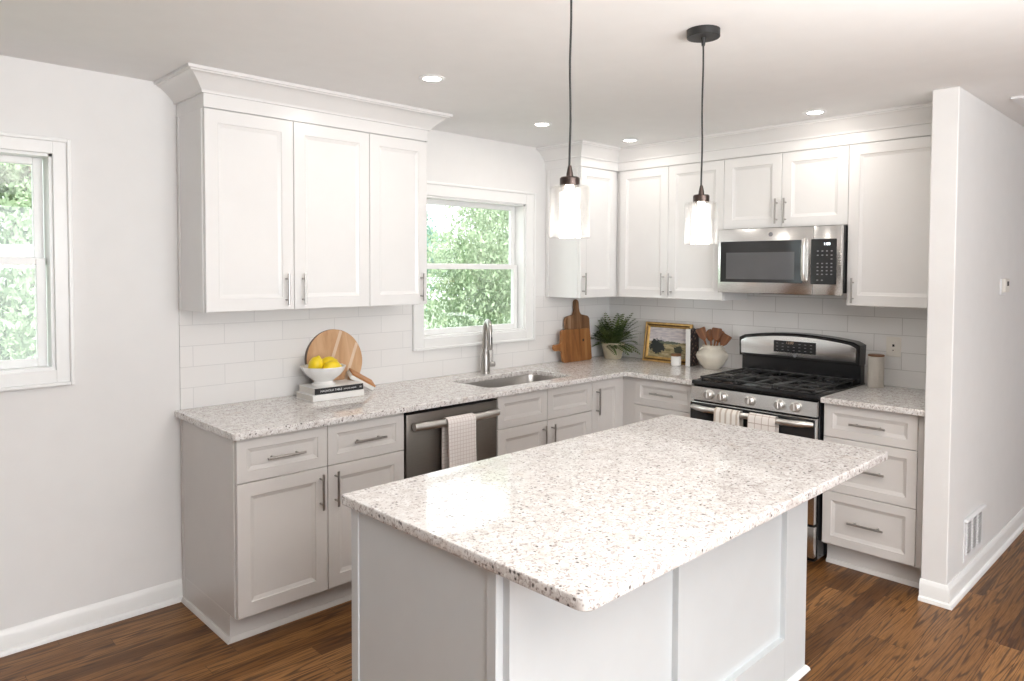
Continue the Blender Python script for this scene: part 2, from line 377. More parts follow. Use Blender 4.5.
def sweep(b, path, prof, closed_prof=True):
    """profile (out, z) swept along a plan path; 'out' is to the right of travel, mitred"""
    P = [Vector(p) for p in path]; N = []
    for i in range(len(P)):
        ds = []
        if i > 0: ds.append((P[i]-P[i-1]).normalized())
        if i < len(P)-1: ds.append((P[i+1]-P[i]).normalized())
        ns = [Vector((d.y, -d.x)) for d in ds]
        if len(ns) == 2:
            m = (ns[0]+ns[1]).normalized(); m = m/m.dot(ns[0])
        else: m = ns[0]
        N.append(m)
    b.rings([[(p.x+n.x*o, p.y+n.y*o, z) for o, z in prof] for p, n in zip(P, N)])
    return b
def text_mesh(body, size, depth=.0004):
    cu = bpy.data.curves.new('lettering', 'FONT'); cu.body = body; cu.size = size; cu.extrude = depth; cu.align_x = 'CENTER'; cu.align_y = 'CENTER'
    o = bpy.data.objects.new('lettering', cu); COL.objects.link(o)
    dg = bpy.context.evaluated_depsgraph_get(); dg.update()
    me = bpy.data.meshes.new_from_object(o.evaluated_get(dg)); bpy.data.objects.remove(o); bpy.data.curves.remove(cu)
    me.materials.clear(); return me
def place_mesh(me, f, off):
    for v in me.vertices: v.co = Vector(f(*v.co))-Vector(off)
    return me

# ================================================================== the room
H = 2.44
SX, SY0, SY1 = -.682, -2.452, -2.565        # partition wall: end face and its two sides
WIN1 = (-4.69, -3.768, 1.153, 2.064); WIN2 = (-1.83, -.945, 1.160, 2.035)
struct('floor', B().box(-7, 3.2, -7, .15, -.08, 0), M['floor'])
struct('ceiling', B().box(-7, 3.2, -7, .15, H, H+.1), M['ceil'])
def wall_with_holes():
    b = B(); xs = sorted({-7.0, 0.12, WIN1[0], WIN1[1], WIN2[0], WIN2[1]})
    for a, c in zip(xs, xs[1:]):
        hole = next((w for w in (WIN1, WIN2) if w[0] <= a and c <= w[1]), None)
        if hole: b.box(a, c, 0, .13, 0, hole[2]); b.box(a, c, 0, .13, hole[3], H)
        else: b.box(a, c, 0, .13, 0, H)
    return b
struct('wall_north', wall_with_holes(), M['wall'])
struct('wall_east', B().box(0, .12, SY0, 0, 0, H), M['wall'])
struct('wall_partition', B().box(SX, 3.2, SY1, SY0, 0, H, .004), M['wall'])
struct('wall_hall', B().box(3.1, 3.2, -7, SY1, 0, H), M['wall'])
struct('wall_south', B().box(-7, 3.1, -7.1, -7, 0, H), M['wall'])
struct('wall_west', B().box(-7.1, -7, -7, .13, 0, H), M['bounce_cut'])
BBP = [(0, 0), (.030, 0), (.030, .008), (.026, .017), (.017, .021), (.015, .022), (.015, .078), (.012, .084), (.008, .093), (.003, .100), (0, .100)]
struct('baseboard_north', sweep(B(), [(-7, 0), (-3.2645, 0)], BBP), M['trim'])
struct('baseboard_partition', sweep(B(), [(SX, SY0+.001), (SX, SY1), (3.1, SY1)], BBP), M['trim'])
struct('trim_1', B().box(-3.262, -1.915, -.009, 0, .88, 1.395).box(-1.915, -.860, -.009, 0, .88, 1.09).box(-.860, 0, -.009, 0, .88, 1.395), M['tileN'])
struct('trim_2', B().box(-.009, 0, SY0, -.009, .88, 1.46), M['tileE'])

def window(n, W, cw, mull, cb):
    x0, x1, z0, z1 = W
    r = bpy.data.objects.new('window_%d' % n, None); COL.objects.link(r); r['kind'] = 'structure'; r.location = ((x0+x1)/2, 0, z0)
    c = B()
    # stepped casing: flat board, back band, inner bead
    for (a0, a1, b0, b1) in ((x0-cw, x0, z0-cb, z1+cw), (x1, x1+cw, z0-cb, z1+cw), (x0, x1, z1, z1+cw), (x0, x1, z0-cb, z0)):
        c.box(a0, a1, -.016, 0, b0, b1, .002)
    q = .016
    for (a0, a1, b0, b1) in ((x0-cw, x0-cw+q, z0-cb, z1+cw), (x1+cw-q, x1+cw, z0-cb, z1+cw), (x0-cw+q, x1+cw-q, z1+cw-q, z1+cw), (x0-cw+q, x1+cw-q, z0-cb, z0-cb+q)):
        c.box(a0, a1, -.028, -.010, b0, b1, .003)
    obj('casing', c, M['trim'], r)
    j = B(); jt = .012
    j.box(x0, x0+jt, 0, .125, z0, z1); j.box(x1-jt, x1, 0, .125, z0, z1); j.box(x0, x1, 0, .125, z1-jt, z1); j.box(x0, x1, -.004, .125, z0, z0+jt)
    obj('jamb', j, M['trim'], r)
    zm = mull
    def sash(name, y, za, zb, st=.036, br=.036, tr=.03):
        s = B(); a0, a1 = x0+jt+.006, x1-jt-.006
        s.box(a0, a0+st, y, y+.026, za, zb, .002); s.box(a1-st, a1, y, y+.026, za, zb, .002)
        s.box(a0+st, a1-st, y, y+.026, za, za+br, .002); s.box(a0+st, a1-st, y, y+.026, zb-tr, zb, .002)
        o = obj(name, s, M['trim'], r)
        obj('pane', B().box(a0+st, a1-st, y+.012, y+.015, za+br, zb-tr), M['glass'], o)
    sash('upper_sash', .082, zm-.015, z1-jt); sash('lower_sash', .053, z0+jt, zm+.015)
    return r
window(1, WIN1, .066, 1.612, .068)
window(2, WIN2, .085, 1.600, .072)

# ================================================================== cabinets
BEV = .0015
def door_shape(b, u0, u1, z0, z1, d, t=.020, fw=.058):
    def R(i, dd): return [(u0+i, dd, z0+i), (u1-i, dd, z0+i), (u1-i, dd, z1-i), (u0+i, dd, z1-i)]
    b.rings([R(0, d), R(0, d+t-.002), R(.002, d+t), R(fw, d+t), R(fw+.003, d+t-.004), R(fw+.017, d+t-.0095), R(fw+.018, d+t-.010)])
def pull_v(b, u, z0, z1, d):
    b.tube([(u, d+.032, z0), (u, d+.032, z1)], .0058, 10)
    for z in (z0+.025, z1-.025): b.tube([(u, d-.001, z), (u, d+.032, z)], .0045, 8)
def pull_h(b, u0, u1, z, d):
    b.tube([(u0, d+.032, z), (u1, d+.032, z)], .0058, 10)
    for u in (u0+.03, u1-.03): b.tube([(u, d-.001, z), (u, d+.032, z)], .0045, 8)
G = .0015
def add_door(root, T, u0, u1, z0, z1, d, hu=None, hz=None, name='door', fw=.058, mat='cab'):
    b = B(T); door_shape(b, u0+G, u1-G, z0+G, z1-G, d, fw=fw); o = obj(name, b, M[mat], root, 25)
    if hu is not None:
        h = B(T); pull_v(h, hu, hz[0], hz[1], d+.020); obj('handle', h, M['nickel'], o)
    return o
def add_drawer(root, T, u0, u1, z0, z1, d, handle=True, fw=.046, zc=None):
    b = B(T); door_shape(b, u0+G, u1-G, z0+G, z1-G, d, fw=fw); o = obj('drawer', b, M['cab'], root, 25)
    if handle:
        h = B(T); uc = (u0+u1)/2; zc = zc or (z0+z1)/2; pull_h(h, uc-.087, uc+.087, zc, d+.020); obj('handle', h, M['nickel'], o)
    return o
UD0 = .305; UDB = .310; UB, UT = 1.389, 2.288
def wall_cabinet(T, label, u0, u1, doors, zb=UB, side=None, d0=.0):
    c = T((u0+u1)/2, .15, zb); r = thing('wall_cabinet', label, 'cabinet', c, 'wall cabinets')
    b = B(T); b.box(u0, u1, d0+.001, UDB-.002, zb, UT+.02, .001); o = obj('cabinet_body', b, M['capw'], r)
    if side is not None:      # finished end: rails around a shallow field
        s = B(T); e0, e1 = (side-.004, side+.001) if side == u0 else (side-.001, side+.004)
        for dd0, dd1, za, zc_ in ((.012, .035, zb, UT), (.275, .306, zb, UT)): s.box(e0, e1, dd0, dd1, za, zc_, .001)
        obj('end_panel', s, M['capw'], r)
    for (a, c_, hu, hz) in doors: add_door(r, T, a, c_, zb, UT, UDB, hu, hz, mat='capw')
    return r
hz = (1.412, 1.562)
wall_cabinet(TS, 'wide white two-door upper cabinet left of the sink window', -3.262, -2.418, [(-3.262, -2.842, -2.885, hz), (-2.842, -2.418, -2.800, hz)], side=-3.262)
wall_cabinet(TS, 'narrow white single-door upper cabinet with its edge touching the sink window', -2.418, -2.045, [(-2.418, -2.045, -2.090, hz)])
wall_cabinet(TS, 'white single-door upper cabinet in the corner, right of the sink window', -.738, -.002, [(-.738, -.352, -.715, hz)], side=-.738)
wall_cabinet(TR, 'white two-door upper cabinet above the fern and picture frame', .3095, 1.172, [(.345, .757, .727, hz), (.757, 1.172, .788, hz)])
wall_cabinet(TR, 'short white two-door upper cabinet over the microwave', 1.172, 1.941, [(1.172, 1.553, 1.527, (1.865, 2.015)), (1.553, 1.941, 1.581, (1.865, 2.015))], zb=1.842)
wall_cabinet(TR, 'tall white single-door upper cabinet beside the microwave and partition wall', 1.941, 2.452, [(1.941, 2.425, 1.978, (1.405, 1.545))])
# filler where the two corner runs meet
CR = [(0, 2.290), (0, 2.350), (.011, 2.350), (.012, 2.358), (.015, 2.363), (.024, 2.372), (.036, 2.386), (.052, 2.401), (.067, 2.413), (.081, 2.420), (.084, 2.4205), (.087, 2.426), (.096, 2.4265), (.098, 2.432), (.098, 2.4395), (-.004, 2.4395), (-.004, 2.290)]
f = .331
def crown(name, path, label):
    b = sweep(B(), path, CR); return single(name, b, M['capw'], label, 'crown molding', (path[1][0], path[1][1], 2.29), 'crown moldings on the upper cabinets', sharp=28)
crown('crown_molding', [(-3.263, -.001), (-3.263, -f), (-2.041, -f), (-2.041, -.001)], 'coved crown molding capping the upper cabinets left of the sink window')
crown('crown_molding', [(-.742, -.001), (-.742, -f), (-f, -f), (-f, SY0+.003)], 'coved crown molding running round the corner above the range side cabinets')

BD = .612; BB, BT = .120, .880; TK = .552
def base_body(r, T, u0, u1, open_top=False):
    b = B(T)
    if open_top:
        b.box(u0, u1, .002, BD-.002, BB-.004, BB+.014); b.box(u0, u1, .002, .012, BB, .882); b.box(u0, u1, .590, BD-.002, BB, .882)
        b.box(u0, u0+.016, .002, BD-.002, BB, .882); b.box(u1-.016, u1, .002, BD-.002, BB, .882)
    else: b.box(u0, u1, .002, BD-.002, BB-.004, .882, .001)
    b.box(u0, u1, .002, TK, 0, BB-.004)
    b.rings([[(u0, TK, 0), (u0, TK+.016, 0), (u0, TK+.014, .010), (u0, TK+.006, .019), (u0, TK, .020)], [(u1, TK, 0), (u1, TK+.016, 0), (u1, TK+.014, .010), (u1, TK+.006, .019), (u1, TK, .020)]])
    return obj('cabinet_body', b, M['cab'], r)
def base_cabinet(T, label, u0, u1):
    return thing('base_cabinet', label, 'cabinet', T((u0+u1)/2, .3, 0), 'base cabinets')
r = base_cabinet(TS, 'greige base cabinet with two drawers and two doors left of the dishwasher', -3.262, -2.418); base_body(r, TS, -3.262, -2.418)
add_drawer(r, TS, -3.262, -2.841, .690, BT, BD, zc=.783); add_drawer(r, TS, -2.841, -2.418, .690, BT, BD, zc=.783)
add_door(r, TS, -3.262, -2.841, BB, .690, BD, -2.879, (.503, .665)); add_door(r, TS, -2.841, -2.418, BB, .690, BD, -2.803, (.503, .665))
b = B(TS); b.box(-3.266, -3.2615, .012, .030, .02, .88, .001); b.box(-3.266, -3.2615, .585, .610, .12, .88, .001)
b.rings([[(-3.262, d, 0), (-3.278, d, 0), (-3.276, d, .010), (-3.269, d, .019), (-3.262, d, .020)] for d in (.002, TK+.016)])
obj('end_panel', b, M['cab'], r)
r = base_cabinet(TS, 'greige sink base cabinet under the sink window, two false fronts over two doors', -1.786, -.967); base_body(r, TS, -1.786, -.967, open_top=True)
add_drawer(r, TS, -1.786, -1.383, .690, BT, BD, False); add_drawer(r, TS, -1.383, -.967, .690, BT, BD, False)
add_door(r, TS, -1.786, -1.383, BB, .690, BD, -1.421, (.503, .665)); add_door(r, TS, -1.383, -.967, BB, .690, BD, -1.345, (.503, .665))
r = base_cabinet(TS, 'narrow greige full-height-door base cabinet in the corner beside the sink base', -.967, -.640); base_body(r, TS, -.967, -.014)
add_door(r, TS, -.967, -.672, BB, BT, BD, -.925, (.66, .83)); b = B(TS); b.box(-.672+G, -.626, BD-.004, BD+.006, BB, BT); obj('filler', b, M['cab'], r)
r = base_cabinet(TR, 'greige base cabinet with drawers between the corner and the range', .64, 1.168); base_body(r, TR, .6205, 1.168)
b = B(TR); b.box(.6185, .712, BD-.004, BD+.016, BB, BT); obj('filler', b, M['cab'], r)
for za, zb in ((.702, BT), (.412, .702), (BB, .412)): add_drawer(r, TR, .712, 1.168, za, zb, BD)
r = base_cabinet(TR, 'greige three-drawer base cabinet right of the range, against the partition wall', 1.952, 2.452); base_body(r, TR, 1.952, 2.425)
b = B(TR); b.box(2.411, 2.4505, BD-.030, BD+.010, BB, BT); obj('filler', b, M['cab'], r)
for za, zb, zc in ((.702, BT, .788), (.412, .702, .554), (BB+.006, .412, .270)): add_drawer(r, TR, 1.952, 2.411, za, zb, BD, zc=zc)

# ------------------------------------------------------------------ countertops
CT0, CT1 = .884, .914
SK = (-1.768, -1.055, -.555, -.185)
def arc(cx, cy, r, a0, a1, n=5): return [(cx+r*cos(radians(a0+(a1-a0)*i/n)), cy+r*sin(radians(a0+(a1-a0)*i/n))) for i in range(n+1)]
Lpoly = [(-.0092, -.0092), (-3.290, -.0092)] + arc(-3.275, -.656, .015, 180, 270) + [(-.690, -.671)] + arc(-.690, -.690, .019, 90, 0) + [(-.671, -1.168), (-.0092, -1.168)]
me = flat_slab([Lpoly, rrect(*SK, .06)], CT0, CT1, .003)
o = obj('countertop', me, M['granite']); tag(o, 'L-shaped speckled granite countertop holding the sink, running into the corner', 'countertop', 'granite countertops')
me = flat_slab([[(-.0092, -1.950), (-.671, -1.950), (-.671, SY0-.0), (-.0092, SY0-.0)]], CT0, CT1, .003)
o = obj('countertop', me, M['granite']); tag(o, 'short speckled granite countertop right of the range under the canister', 'countertop', 'granite countertops')

# sink and faucet
r = thing('kitchen_sink', 'undermount stainless steel sink set into the granite below the window', 'sink', (-1.42, -.37, .70))
R = []
for ins, z in ((-.012, .883), (.0, .883), (.003, .87), (.010, .72), (.03, .695), (.30/2, .690)):
    R.append([(x, y, z) for x, y in rrect(SK[0]-.004+ins, SK[1]+.004-ins, SK[2]-.004+ins, SK[3]+.004-ins, max(.02, .07-ins*.3))])
b = B(); b.rings(R, cap0=False); obj('basin', b, M['sinksteel'], r)
obj('drain', B().lathe([(.0, 0), (.045, 0), (.047, .003), (.036, .004), (.030, .001), (.0, .001)], (-1.42, -.30, .691)), M['steel'], r)
FX, FY = -1.392, -.090
r = thing('faucet', 'brushed nickel pull-down faucet behind the sink', 'faucet', (FX, FY, CT1))
obj('base', B().lathe([(.0, 0), (.034, 0), (.034, .006), (.031, .010), (.028, .12), (.024, .130), (.0, .130)], (FX, FY, CT1)), M['nickel'], r)
dx, dy = -.45, -.893; pts = [(FX, FY, CT1+.12), (FX, FY, CT1+.20)]
for i in range(0, 9):
    a = radians(180-i*180/8); q = .055; pts.append((FX+dx*(q+q*cos(a)), FY+dy*(q+q*cos(a)), CT1+.275+.062*sin(a)))
b = B(); b.tube(pts, [.0245, .0215]+[.0185-.0004*i for i in range(9)], 14); obj('spout', b, M['nickel'], r)
hx, hy = FX+dx*.11, FY+dy*.11
b = B(); b.lathe([(0, 0), (.015, 0), (.0175, .006), (.016, .055), (.013, .10), (.0125, .118), (0, .118)], (hx, hy, CT1+.163)); o = obj('spray_head', b, M['nickel'], r)
obj('button', B().box(hx-.004, hx+.004, hy-.019, hy-.012, CT1+.20, CT1+.245, .002), M['hole'], o)
b = B(); b.tube([(FX+.02, FY-.006, CT1+.055), (FX+.062, FY-.020, CT1+.055)], .0165, 12); b.tube([(FX+.048, FY-.014, CT1+.06), (FX+.052, FY-.012, CT1+.15)], [.007, .0045], 8); obj('lever', b, M['nickel'], r)

# ------------------------------------------------------------------ dishwasher
r = thing('dishwasher', 'dark slate steel dishwasher between the left base cabinet and the sink base', 'dishwasher', (-2.108, -.3, 0))
obj('body', B(TS).box(-2.414, -1.790, .01, .600, .10, .880).box(-2.414, -1.790, .01, TK, .0, .10), M['black'], r)
b = B(TS); b.box(-2.408, -1.794, .604, .636, .115, .862, .009, 2); o = obj('door', b, M['slate'], r)
obj('control_lip', B(TS).box(-2.408, -1.794, .606, .6365, .8625, .8695, .002), M['black'], o)
P = [(-2.382+.566*i/12, .664+.024*sin(pi*i/12), .802) for i in range(13)]
b = B(TS); b.tube(P, .0205, 14)
for x in (-2.360, -1.838): b.box(x-.012, x+.012, .634, .668, .790, .814, .003)
obj('handle', b, M['handlesteel'], r)
def towel(name, T, u0, u1, z0, zb, ztop, dbar, rb, mat, label, cat, group, fold=False, amp=.004):
    """cloth hung over a bar: front fall to z0, back fall to zb"""
    prof = []; n = 14
    for i in range(n): prof.append((dbar+rb+.004+.004*(1-i/(n-1)), z0+(ztop-z0)*i/(n-1)))
    for i in range(1, 8): a = pi*i/8; prof.append((dbar+(rb+.004)*cos(a), ztop+(rb+.004)*sin(a)))
    for i in range(8): prof.append((dbar-rb-.003, ztop-(ztop-zb)*i/7))
    nu = 22; th = .0035; tb = bmesh.new(); uvl = tb.loops.layers.uv.new('UVMap'); G1 = []
    L = [0]
    for p, q in zip(prof, prof[1:]): L.append(L[-1]+math.dist(p, q))
    uv = {}
    for k in (0, 1):
        rows = []
        for j, (d, z) in enumerate(prof):
            row = []
            for i in range(nu+1):
                s = i/nu; fall = max(0, 1-L[j]/(L[n]+1e-6)) if j < n else 0
                dd = d+(th if k == 0 else 0)*(1 if j < n else 0)+amp*fall*(1+sin(s*9+1.2*z*10))*.9
                if j >= n: dd = d
                zz = z+(th*.5 if (k == 0 and n <= j < n+7) else 0)
                u = u0+(u1-u0)*(s+(.02*sin(z*14)*fall))
                v = tb.verts.new((u, dd-(th if (k == 1 and j >= n+7) else 0), zz)); uv[v] = ((u1-u0)*s, L[j]); row.append(v)
            rows.append(row)
        G1.append(rows)
    for k in (0, 1):
        for j in range(len(prof)-1):
            for i in range(nu): tb.faces.new((G1[k][j][i], G1[k][j][i+1], G1[k][j+1][i+1], G1[k][j+1][i]))
    for i in range(nu):
        for j in (0, len(prof)-1): tb.faces.new((G1[0][j][i], G1[0][j][i+1], G1[1][j][i+1], G1[1][j][i]))
    for j in range(len(prof)-1):
        for i in (0, nu): tb.faces.new((G1[0][j][i], G1[0][j+1][i], G1[1][j+1][i], G1[1][j][i]))
    for fc in tb.faces:
        for lp in fc.loops: lp[uvl].uv = uv[lp.vert]
    for v in tb.verts: v.co = Vector(T(*v.co))
    bmesh.ops.recalc_face_normals(tb, faces=tb.faces); b = B(); b.bm.free(); b.bm = tb
    c = T((u0+u1)/2, dbar, z0); return single(name, b, mat, label, cat, c, group)
towel('dish_towel', TS, -2.205, -2.020, .36, .48, .803, .687, .0212, M['towel'], 'pink and cream checked dish towel hanging on the dishwasher handle', 'towel', None)

# ------------------------------------------------------------------ gas range
RU0, RU1 = 1.174, 1.942
r = thing('gas_range', 'stainless steel and black gas range with five knobs under the microwave', 'range', (-.34, -(RU0+RU1)/2, 0))
b = B(TR); b.box(RU0, RU1, .02, .655, .03, .900); 
for u in (RU0+.03, RU1-.07):
    for d in (.06, .58): b.box(u, u+.04, d, d+.04, 0, .03)
obj('body', b, M['black'], r)
b = B(TR); b.box(RU0-.002, RU1+.002, .02, .682, .896, .921, .006, 2); ck = obj('cooktop', b, M['black'], r)
P = [(.655, .806), (.694, .806), (.686, .884), (.655, .890)]
b = B(TR); b.rings([[(RU0+.004, d, z) for d, z in P], [(RU1-.004, d, z) for d, z in P]]); cp = obj('control_panel', b, M['steel'], r)
for u in (1.298, 1.388, 1.561, 1.735, 1.826):
    k = B(TR); z = .846; d = .6895
    def ring(rr, dd): return [(u+rr*cos(2*pi*i/20), dd, z+rr*sin(2*pi*i/20)) for i in range(20)]
    k.rings([ring(.030, d-.002), ring(.030, d+.003), ring(.0255, d+.005), ring(.0240, d+.026), ring(.020, d+.030)])
    k.box(u-.004, u+.004, d+.012, d+.034, z-.019, z+.019, .002); obj('knob', k, M['handlesteel'], r)
b = B(TR); b.box(RU0+.003, RU1-.003, .657, .700, .225, .796, .005, 2); od = obj('oven_door', b, M['steel'], r)
obj('oven_glass', B(TR).box(RU0+.006, RU1-.006, .695, .7035, .52, .792, .002).box(RU0+.07, RU1-.07, .695, .7035, .30, .52, .002), M['bglass'], od)
P = []
for i in range(15):
    s = i/14; P.append((RU0+.018+(RU1-RU0-.036)*s, .700+.044*min(1, sin(pi*s)*2.6) if 0 < i < 14 else .698, .764))
b = B(TR); b.tube(P, [.014]+[.0175]*13+[.014], 12); obj('handle', b, M['handlesteel'], od)
b = B(TR); b.box(RU0+.003, RU1-.003, .657, .698, .045, .212, .004, 2); obj('storage_drawer', b, M['steel'], r)
# backguard
um, uh = (RU0+RU1)/2, (RU1-RU0)/2
def guard(ins, n=20, zb=1.028):
    P = [(um-uh+ins+.004, zb+ins)]
    for i in range(n+1):
        t = -1+2*i/n; P.append((um+(uh-ins)*t*.997, 1.157+.034*(1-t*t)-ins-.012*max(0, abs(t)-.93)/.07))
    P.append((um+uh-ins-.004, zb+ins)); return P
b = B(TR); b.box(RU0+.012, RU1-.004, .022, .085, .915, 1.04)
b.rings([[(u, .012, z) for u, z in guard(0)], [(u, .108, z) for u, z in guard(0)], [(u, .116, z) for u, z in guard(.006)]]); bg = obj('backguard', b, M['black'], r)
def tilt(d0):  # face leans back a touch
    return lambda u, d, z: TR(u, d-.0*(z-1.1), z)
b = B(TR); b.rings([[(u, .114, z) for u, z in guard(.016)], [(u, .1195, z) for u, z in guard(.018)], [(u, .1205, z) for u, z in guard(.021)]]); obj('steel_face', b, M['steel'], bg)
b = B(TR); b.box(1.418, 1.688, .118, .1225, 1.070, 1.143, .002); dp = obj('display', b, M['bglass'], r)
for i in range(7):
    for j in range(3):
        if 2 <= i <= 3 and j == 2: continue
        u = 1.436+i*.036; z = 1.084+j*.020; obj('button', B(TR).box(u, u+.013, .1223, .1229, z, z+.0035), M['keydim'], dp)
me = text_mesh('12:00', .022); place_mesh(me, lambda x, y, z: TR(1.524+x, .1228+z, 1.131+y), r.location); me.flip_normals(); obj('clock_digits', me, plain('clock_amber', (.45, .30, .18), .5), dp)
b = B(TR); b.lathe([(0, 0), (.011, 0), (.011, .001), (0, .001)], seg=20, T=lambda x, y, z: TR(1.556+x, .1202+z, 1.054+y)); obj('emblem', b, M['key'], bg)
# burners and grates
for (u, d, rr) in ((1.30, .20, .042), (1.30, .50, .050), (1.558, .35, .052), (1.815, .20, .042), (1.815, .50, .050)):
    b = B(); b.lathe([(0, 0), (rr+.012, 0), (rr+.010, .008), (rr-.004, .010), (rr-.004, .014), (rr, .015), (rr, .021), (rr-.005, .024), (0, .024)], TR(u, d, .9205), 24); obj('burner', b, M['blackmat'], r)
for g in range(3):
    g0 = RU0+.034+g*.2345; g1 = g0+.229; gm = (g0+g1)/2; b = B(TR); z = .938; w = .0068
    def bar(u0, d0, u1, d1, za=z, zc=z): b.tube([(u0, d0, za), (u1, d1, zc)], w, 6)
    for d in (.095, .635): bar(g0, d, g1, d)
    for u in (g0+w, g1-w): bar(u, .095, u, .635)
    bar(g0, .365, g1, .365)
    for dc in ((.23, .50) if g != 1 else (.365,)):
        for a in range(8 if g == 1 else 4):
            an = a*pi/(4 if g == 1 else 2)+(0 if g == 1 else pi/4); e = (gm+.112*cos(an), dc+.125*sin(an)); i0 = (gm+.03*cos(an), dc+.03*sin(an)); bar(e[0], e[1], i0[0], i0[1])
        if g != 1: bar(gm, dc+.135, gm, dc+.045); bar(gm, dc-.135, gm, dc-.045)
    if g == 1: bar(gm, .095, gm, .24); bar(gm, .49, gm, .635)
    for u in (g0+.01, g1-.01):
        for d in (.10, .365, .63): b.tube([(u, d, .9205), (u, d, z)], .007, 6)
    obj('grate', b, M['blackmat'], r)
towel('kitchen_towel', TR, 1.378, 1.535, .44, .56, .765, .744, .0185, M['towelstripe'], 'cream towel with tan stripes, left of two on the oven handle', 'towel', 'towels on the oven handle', amp=.003)
towel('kitchen_towel', TR, 1.588, 1.745, .42, .56, .765, .744, .0185, M['towelcheck'], 'cream towel with thin windowpane checks, right of two on the oven handle', 'towel', 'towels on the oven handle', amp=.003)

# ------------------------------------------------------------------ microwave
MU0, MU1, MZ0, MZ1 = 1.177, 1.937, 1.446, 1.840
mw, mh = MU1-MU0, MZ1-MZ0
r = thing('microwave', 'stainless steel over-the-range microwave with black keypad', 'microwave', (-.2, -(MU0+MU1)/2, MZ0))
b = B(TR); b.box(MU0, MU1, .012, .362, MZ0+.012, MZ1-.001); obj('body', b, M['black'], r)
b = B(TR); b.box(MU0, MU0+mw*.792, .364, .398, MZ0, MZ1-.002, .003, 2); dr = obj('door', b, M['steel'], r)
b = B(TR); b.box(MU0+mw*.022, MU0+mw*.715, .394, .4005, MZ0+mh*.165, MZ0+mh*.805, .003); obj('door_glass', b, M['bglass'], dr)
b = B(TR); b.box(MU0+mw*.075, MU0+mw*.650, .398, .4011, MZ0+mh*.215, MZ0+mh*.63, .001); obj('screen_window', b, M['bglass2'], dr)
b = B(TR); b.lathe([(0, 0), (.013, 0), (.013, .0012), (.0105, .0012), (.0105, .0006), (0, .0006)], seg=24, T=lambda x, y, z: TR(MU0+mw*.455+x, .398+z, MZ0+mh*.90+y)); obj('emblem', b, M['key'], dr)
b = B(TR); hu = MU0+mw*.733; b.tube([(hu, .398, MZ0+mh*.215), (hu, .418, MZ0+mh*.225), (hu, .426, MZ0+mh*.30), (hu, .428, MZ0+mh*.5), (hu, .426, MZ0+mh*.70), (hu, .418, MZ0+mh*.79), (hu, .398, MZ0+mh*.80)], .0135, 12); obj('handle', b, M['handlesteel'], dr)
b = B(TR); b.box(MU0+mw*.794, MU1, .364, .398, MZ0, MZ1-.002, .003, 2); pn = obj('control_panel', b, M['steel'], r)
b = B(TR); b.box(MU0+mw*.775, MU0+mw*.966, .394, .4012, MZ0+mh*.155, MZ0+mh*.81, .003); kp = obj('keypad', b, M['bglass'], r)
for j, z in enumerate((.215, .30, .352, .404, .456, .52, .575, .635)):
    for i in range(4):
        if j == 0 and i > 1 or j == 5 and i < 3: continue
        u = MU0+mw*(.822+i*.034); obj('button', B(TR).box(u, u+.010, .4005, .4017, MZ0+mh*z-.003, MZ0+mh*z+.003), M['key'], kp)
me = text_mesh('1:08', .022); place_mesh(me, lambda x, y, z: TR(MU0+mw*.895+x, .4016+z, MZ0+mh*.735+y), r.location); me.flip_normals(); obj('clock_digits', me, M['clock'], kp)
b = B(TR); b.box(MU0+.25, MU0+.56, .26, .35, MZ0-.004, MZ0+.013, .002); obj('vent_grille', b, M['black'], r)

# ------------------------------------------------------------------ island
IX0, IX1, IY0, IY1 = -3.360, -1.703, -1.678, -2.314
r = thing('kitchen_island', 'grey painted kitchen island body with shaker back panels, centre foreground', 'island', ((IX0+IX1)/2, (IY0+IY1)/2, 0))
obj('island_body', B().box(IX0+.005, IX1, IY1, IY0, .0, .884, .001), M['isl'], r)
b = B(); b.box(IX0, IX0+.006, IY0-.036, IY0, 0, .884, .001); obj('end_stile', b, M['isl'], r)
b = B(); b.box(IX0, IX0+.006, IY1, IY1+.032, 0, .884, .001); obj('end_stile', b, M['isl'], r)
for x0, x1 in ((-3.336, -3.246), (-2.616, -2.526), (-1.882, IX1)): obj('stile', B().box(x0, x1, IY1-.022, IY1+.001, .0, .884, .001), M['isl'], r)
obj('bottom_rail', B().box(-3.246, -2.616, IY1-.022, IY1+.001, 0, .187).box(-2.526, -1.882, IY1-.022, IY1+.001, 0, .187), M['isl'], r)
obj('top_rail', B().box(-3.246, -2.616, IY1-.022, IY1+.001, .80, .884).box(-2.526, -1.882, IY1-.022, IY1+.001, .80, .884), M['isl'], r)
b = sweep(B(), [(IX0+.001, IY0), (IX0+.001, IY1-.022), (IX1, IY1-.022), (IX1, IY0)], [(0, 0), (.016, 0), (.014, .010), (.006, .019), (0, .020)]); obj('shoe_molding', b, M['trim'], r)
q = .012
Ip = []
x0, x1, y1, y0 = -3.382, -1.639, -1.654, -2.607
for cx, cy, a in ((x1-q, y1-q, 0), (x0+q, y1-q, 90), (x0+.03, y0+.03, 180), (x1-q, y0+q, 270)):
    Ip += arc(cx, cy, .03 if a == 180 else q, a, a+90)
me = flat_slab([Ip], CT0, CT1, .004); o = obj('island_countertop', me, M['granite']); tag(o, 'large speckled granite slab topping the kitchen island', 'countertop', 'granite countertops')

